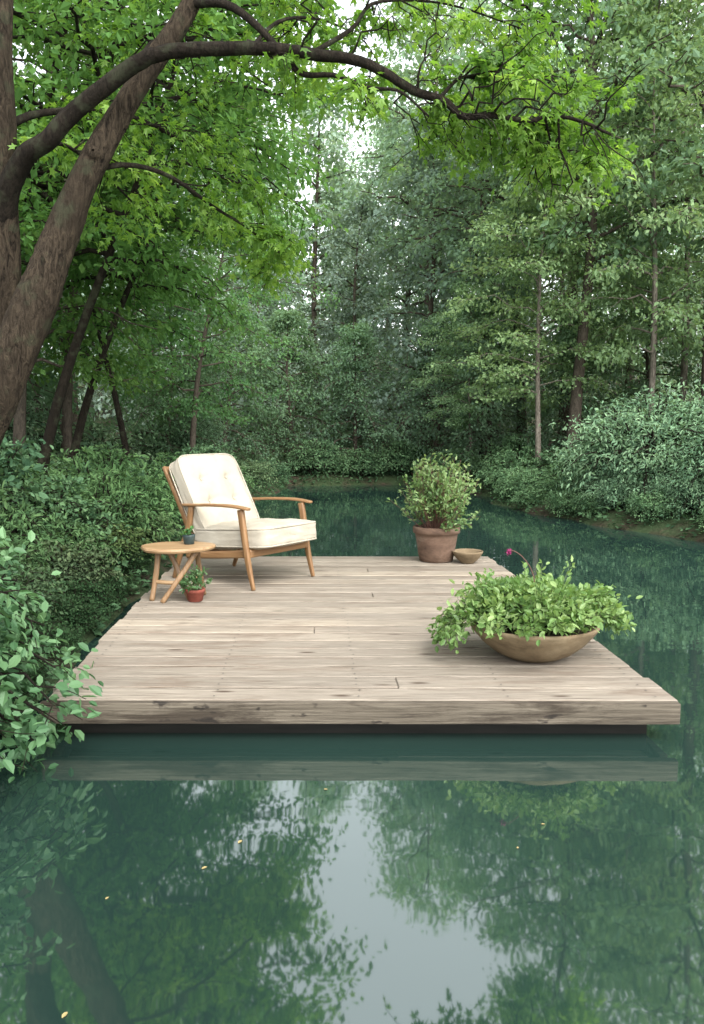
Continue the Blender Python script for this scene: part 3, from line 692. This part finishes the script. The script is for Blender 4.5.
def cushion(name, w, d, h, tufts=(), puff=.14, n=56, seed=0, ex=8, td=.022):
    bm = bmesh.new(); bmesh.ops.create_cube(bm, size=2)
    bmesh.ops.subdivide_edges(bm, edges=bm.edges[:], cuts=n, use_grid_fill=True)
    for v in bm.verts:
        c = v.co
        ln = (abs(c.x) ** ex + abs(c.y) ** ex + abs(c.z) ** ex) ** (1 / ex)
        x, y, z = c / ln
        edge = max(0, 1 - x ** 6) * max(0, 1 - y ** 6)
        z2 = z * (.84 + .16 * edge) + z * puff * 2 * (1 - x * x) * (1 - y * y)
        X_, Y_, Z_ = x * w / 2, y * d / 2, z2 * h / 2
        if z > .2:
            for tx, ty in tufts:
                r2 = (X_ - tx) ** 2 + (Y_ - ty) ** 2
                Z_ -= td * math.exp(-r2 / .0006) + td * .9 * math.exp(-r2 / .006)
                Z_ -= .007 * math.exp(-((Y_ - ty + .015 * math.sin(X_ * 30)) ** 2) / .00022) * math.exp(-((X_ - tx) ** 2) / .008)
                Z_ -= .004 * math.exp(-((X_ - tx) ** 2) / .00022) * math.exp(-((Y_ - ty) ** 2) / .005)
        Z_ += .012 * mnoise.noise(Vector((X_ * 5 + seed, Y_ * 5, z * 2))) + .006 * mnoise.noise(Vector((X_ * 16 + seed, Y_ * 12, z * 3)))
        k2 = 1 + .014 * mnoise.noise(Vector((x * 2.5 + seed, y * 2.5, z * 2 + 5)))
        v.co = (X_ * k2, Y_ * k2, Z_)
    me = bpy.data.meshes.new(name); bm.to_mesh(me); bm.free()
    for p in me.polygons: p.use_smooth = True
    return me
def piping(name, w, d, z, r=.0055, ex=8):
    a = np.linspace(0, 2 * np.pi, 129)
    c, s = np.cos(a), np.sin(a); k = (np.abs(c) ** ex + np.abs(s) ** ex) ** (-1 / ex)
    pts = np.stack([c * k * w / 2, s * k * d / 2, np.full_like(a, z)], -1)
    return tubes_mesh(name, [(pts, np.full(129, r))], 8)
sc = add("seat_cushion", cushion("seat_cushion", .61, .74, .165, puff=.09, seed=3), M_linen, ch, (0, -.11, .335), (math.radians(-4), 0, 0))
for z in (.060, -.060): add("piping", piping("piping", .605, .735, z), M_linen, sc)
tf = [(-.13, .12), (.13, .12), (-.13, -.06), (.13, -.06)]
bc = add("back_cushion", cushion("back_cushion", .60, .64, .15, tf, .10, seed=9), M_linen, ch, (0, .29, .595), (math.radians(61), 0, 0))
for z in (.054, -.054): add("piping", piping("piping", .595, .635, z), M_linen, bc)
for tx, ty in tf:
    bm = bmesh.new(); bmesh.ops.create_uvsphere(bm, u_segments=12, v_segments=8, radius=.010)
    me = bpy.data.meshes.new("button"); bm.to_mesh(me); bm.free()
    o = add("button", me, M_linen, bc, (tx, ty, .047)); o.scale = (1, 1, .5)

# ------------------------------------------------------------------ side table
tb = root("side_table", (-1.12, 5.08, SURF), math.radians(8), "small light wood side table with crossed legs", "table")
a = np.linspace(0, 2 * np.pi, 64, endpoint=False)
rim = np.stack([.235 * np.cos(a), .185 * np.sin(a)], -1) * (1 + .03 * np.sin(3 * a + 1) + .015 * np.sin(7 * a))[:, None]
prof = [(.0, .318), (.90, .318), (.975, .325), (1.0, .336), (.985, .347), (.96, .350), (0, .350)]
V = np.concatenate([np.column_stack([rim * r, np.full(64, z)]) for r, z in prof]); m_ = len(prof)
i = np.arange(m_ - 1)[:, None] * 64; j = np.arange(64)[None, :]; j2 = (j + 1) % 64
add("table_top", np_mesh("table_top", V, np.stack([i + j, i + j2, i + 64 + j2, i + 64 + j], -1).reshape(-1, 4)), M_tab_x, tb)
for k, pth in enumerate(([(-.12, .0, .318), (-.132, -.012, .2), (-.148, -.015, .10), (-.165, -.03, 0)], [(.12, -.05, .318), (.055, -.07, .21), (-.015, -.088, .11), (-.095, -.10, 0)],
            [(-.06, .03, .318), (-.01, .012, .21), (.022, -.01, .11), (.075, -.04, 0)], [(.12, .06, .318), (.128, .08, .2), (.143, .10, .1), (.155, .12, 0)])):
    add("leg", sweep("leg", pth, [.040, .034, .037, .030, .034], [.038, .032, .034, .031, .034], exp=3.2, n=18), M_tab_z, tb)
add("cross_rail", sweep("cross_rail", [(-.148, -.012, .12), (-.03, -.05, .115), (.03, -.02, .12), (.14, .09, .13)], [.026], [.026], side=(0, 1, 0), exp=2.6), M_tab_x, tb)

def pot_plant(name, loc, profile, potmat, soil_z, soil_r, label, category="potted plant", wob=0.0):
    r = root(name, loc, 0, label, category)
    pn = "bowl" if "bowl" in name else "pot"
    add(pn, lathe(pn, profile, 64, wob), potmat, r)
    if soil_r: add("soil", lathe("soil", [(0.0001, soil_z + .01), (soil_r * .6, soil_z + .006), (soil_r, soil_z)], 40), M_soil, r)
    return r
def plant(seed, n_stem, R, Hh, z0, base_r, leaf, lps, sig, arch_=.3, el_pow=.8, sub=2, tone0=.45, drop=0.0, sx=1, sy=1, flatz=.8, dn=.05, tilt=1.0):
    rng = np.random.default_rng(seed); tubes = []; L = []
    for i in range(n_stem):
        az = rng.uniform(0, 2 * np.pi); e_ = rng.uniform(0, 1) ** el_pow
        rr = rng.uniform(.5, 1.18)
        out = e_ * R * rr; up_ = Hh * rr * math.sqrt(max(.02, 1 - e_ ** 2)) - drop * max(0, e_ - .5) * 2 * rng.uniform(.4, 1)
        b = np.array([math.cos(az) * base_r * e_, math.sin(az) * base_r * e_, z0])
        tip = np.array([math.cos(az) * out * sx, math.sin(az) * out * sy, z0 + up_])
        u = np.linspace(0, 1, 7)[:, None]
        q = b * (1 - u) + tip * u + np.array([0, 0, 1]) * (arch_ * Hh * np.sin(u * np.pi)); q[1:] += rng.normal(size=(6, 3)) * R * .02
        tubes.append((q, np.linspace(.003, .001, 7)))
        tt = tone0 + (rr - .85) * .8 + rng.normal() * .15
        L.append(twig_leaves(rng, q, lps, leaf, sig, tt, flatz, s0=.35, down=dn, upn=.8 * tilt))
        for k in range(sub):
            c = child(rng, q, rng.uniform(.4, 1), R * .22, up=.4, droop=.15)
            tubes.append((c, np.linspace(.0018, .0008, 5)))
            L.append(twig_leaves(rng, c, max(4, lps // 2), leaf, sig, tt, flatz, upn=.8 * tilt, down=dn))
    return tubes, L
wb = pot_plant("planter_bowl", (.875, 3.78, SURF), [(.0001, 0), (.11, 0), (.13, .004), (.19, .035), (.245, .08), (.288, .13), (.308, .158), (.313, .17), (.305, .177), (.290, .168), (.27, .15), (.25, .14)], M_stone, .145, .272,
               "wide aged stoneware bowl overflowing with green foliage", wob=.006)
tu, L = plant(5, 210, .38, .15, .165, .26, .037, 15, .022, .28, .42, 3, .45, drop=.0, sx=1.03, sy=.85, dn=-.05, tilt=.7)
rng = np.random.default_rng(8)
for k in range(20):
    az = rng.uniform(0, 6.28); rr = rng.uniform(.08, .27)
    q = smooth_path([(math.cos(az) * rr * .6, math.sin(az) * rr * .6, .18), (math.cos(az) * rr, math.sin(az) * rr, .29), (math.cos(az) * rr * 1.4, math.sin(az) * rr * 1.4, rng.uniform(.32, .43))], 7)
    tu.append((q, np.linspace(.003, .001, 7))); L.append(twig_leaves(rng, q, 18, .034, .014, .6 + rng.normal() * .12, .8, s0=.4, upn=.6, down=-.1))
for k in range(28):
    az = math.pi + rng.uniform(-.8, .6) if k < 20 else rng.uniform(-.4, .3)
    ln = rng.uniform(.36, .48) if k < 20 else rng.uniform(.33, .38); dz = rng.uniform(.02, .13) if k < 20 else rng.uniform(-.03, .04)
    q = smooth_path([(math.cos(az) * .2, math.sin(az) * .2, .18), (math.cos(az) * .30, math.sin(az) * .30, .225), (math.cos(az) * ln, math.sin(az) * ln, .20 - dz * .6), (math.cos(az) * (ln + .02), math.sin(az) * (ln + .02), .17 - dz)], 7)
    tu.append((q, np.linspace(.003, .001, 7))); L.append(twig_leaves(rng, q, 26, .034, .018, .42 + rng.normal() * .12, .8, s0=.3, upn=.6, down=.05))
def keep_bowl(p):
    lim = .166 + .016 * np.sin(p[:, 0] * 31) + .016 * np.sin(p[:, 0] * 75 + 1)
    return (p[:, 2] > lim) | (p[:, 0] < -.27) | ((p[:, 0] > .33) & (p[:, 2] > .1))
add("stems", tubes_mesh("stems", tu, 5), M_stem, wb); add("foliage", leaves_mesh("foliage", L, T_OVAL, keep_bowl), M_leaf_pot, wb)
st = smooth_path([(-.02, .02, .2), (-.0, .0, .34), (-.015, .0, .42), (-.06, .0, .485), (-.105, 0, .515), (-.125, 0, .51)], 14)
add("flower_stem", tubes_mesh("flower_stem", [(st, np.linspace(.003, .0018, 14))], 6), M_redstem, wb)
rng = np.random.default_rng(4); n = 26
c = np.array([-.128, 0, .508]); D = rng.normal(size=(n, 3))
add("flower", leaves_mesh("flower", [(np.repeat(c[None], n, 0), D, rng.normal(size=(n, 3)), rng.uniform(.012, .022, n), rng.random(n))], T_OVAL), M_petal, wb)

tp = pot_plant("terracotta_planter", (.70, 6.58, SURF), [(.0001, 0), (.125, 0), (.138, .006), (.15, .06), (.172, .2), (.178, .232), (.192, .236), (.196, .25), (.196, .285), (.188, .292), (.176, .288), (.17, .255)], M_terra, .262, .172,
               "weathered terracotta pot holding a bushy green plant")
tu, L = plant(6, 110, .39, .56, .27, .12, .038, 11, .022, .0, .8, 3, .5, dn=-.05, tilt=.7)
add("stems", tubes_mesh("stems", tu, 5), M_redstem, tp); f_ = add("foliage", leaves_mesh("foliage", L, T_OVAL, lambda p: p[:, 2] > .27), M_leaf_pot, tp); f_.color = (1.05, 1.0, 1.2, 1)

sd = pot_plant("shallow_bowl", (.945, 6.47, SURF), [(.0001, 0), (.055, 0), (.06, .008), (.10, .045), (.123, .085), (.127, .097), (.122, .10), (.115, .09), (.09, .05), (.05, .02), (.0001, .015)], M_stone, .05, .09,
               "small shallow clay bowl with dark soil", "bowl")
rp = pot_plant("small_flowerpot", (-1.0, 5.02, SURF), [(.0001, 0), (.042, 0), (.046, .004), (.058, .055), (.062, .058), (.064, .078), (.058, .08), (.054, .066)], M_redclay, .068, .056, "small red clay flowerpot with leafy sprigs")
tu, L = plant(9, 26, .14, .13, .065, .035, .03, 6, .008, .15, .7, 1, .45)
add("stems", tubes_mesh("stems", tu, 5), M_stem, rp); f_ = add("foliage", leaves_mesh("foliage", L, T_OVAL), M_leaf_pot, rp); f_.color = (.6, .7, .9, 1)
cp = pot_plant("small_pot", (-1.055, 5.13, SURF + .3505), [(.0001, 0), (.030, 0), (.034, .004), (.040, .05), (.041, .062), (.037, .062), (.035, .05)], M_darkglaze, .05, .036, "tiny dark glazed pot standing on the side table")
tu, L = plant(10, 14, .05, .05, .05, .02, .026, 5, .004, .1, .7, 0, .3)
add("foliage", leaves_mesh("foliage", L, T_OVAL), M_leaf_pot, cp).color = (.6, .8, .8, 1)

rng = np.random.default_rng(21)
for k, (x, y) in enumerate(((-.42, 2.2), (.88, 1.72), (.28, 1.5), (1.28, 2.05), (-.34, 2.35), (-.66, 2.05), (1.32, 1.75), (-.62, 1.62), (.5, 2.3), (2.2, 4.2), (2.6, 5.1), (-.1, 2.7), (.62, 2.45))):
    s = rng.uniform(.007, .013) * (1.5 if k in (1, 2) else 1); a0 = rng.uniform(0, 6.28)
    tv = T_OVAL[0].copy(); tv[:, 2] = tv[:, 2] * .6 + .03
    me = np_mesh("leaf", tv * s * 1.6, np.array(T_OVAL[1]))
    o = add("floating_leaf", me, M_fallen, loc=(x, y, .0015), rot=(0, 0, a0))
    info(o, "small yellowed leaf floating on the water", "leaf", "fallen leaves floating on the water")

# ------------------------------------------------------------------ light
world = bpy.data.worlds.new("World"); scene.world = world; world.use_nodes = True
nt = world.node_tree; bg = nt.nodes['Background']
sky = nt.nodes.new('ShaderNodeTexSky'); sky.sky_type = 'NISHITA'; sky.sun_disc = False
el, az = math.radians(48), math.radians(150)
sky.sun_elevation = el; sky.sun_rotation = az; sky.air_density = 1.0; sky.dust_density = 4.0; sky.ozone_density = 1.0
hs = nt.nodes.new('ShaderNodeHueSaturation'); hs.inputs['Saturation'].default_value = .18; hs.inputs['Value'].default_value = 4.1
nt.links.new(sky.outputs[0], hs.inputs['Color']); nt.links.new(hs.outputs[0], bg.inputs[0])
bg.inputs[1].default_value = .15
sd_ = bpy.data.lights.new("sun", 'SUN'); sd_.energy = .55; sd_.angle = math.radians(18); sd_.color = (1, .97, .93)
so = bpy.data.objects.new("sun", sd_); coll.objects.link(so)
dirv = Vector((math.sin(az) * math.cos(el), math.cos(az) * math.cos(el), math.sin(el)))
so.rotation_euler = dirv.to_track_quat('Z', 'Y').to_euler()
so.location = (0, 0, 20)

cam = bpy.data.cameras.new("camera"); co = bpy.data.objects.new("camera", cam); coll.objects.link(co)
cam.sensor_fit = 'VERTICAL'; cam.sensor_height = 24; cam.lens = 18.75; cam.clip_end = 1000; cam.clip_start = .05
co.location = (0, 0, 1.267); co.rotation_euler = (math.radians(84), 0, 0)
scene.camera = co
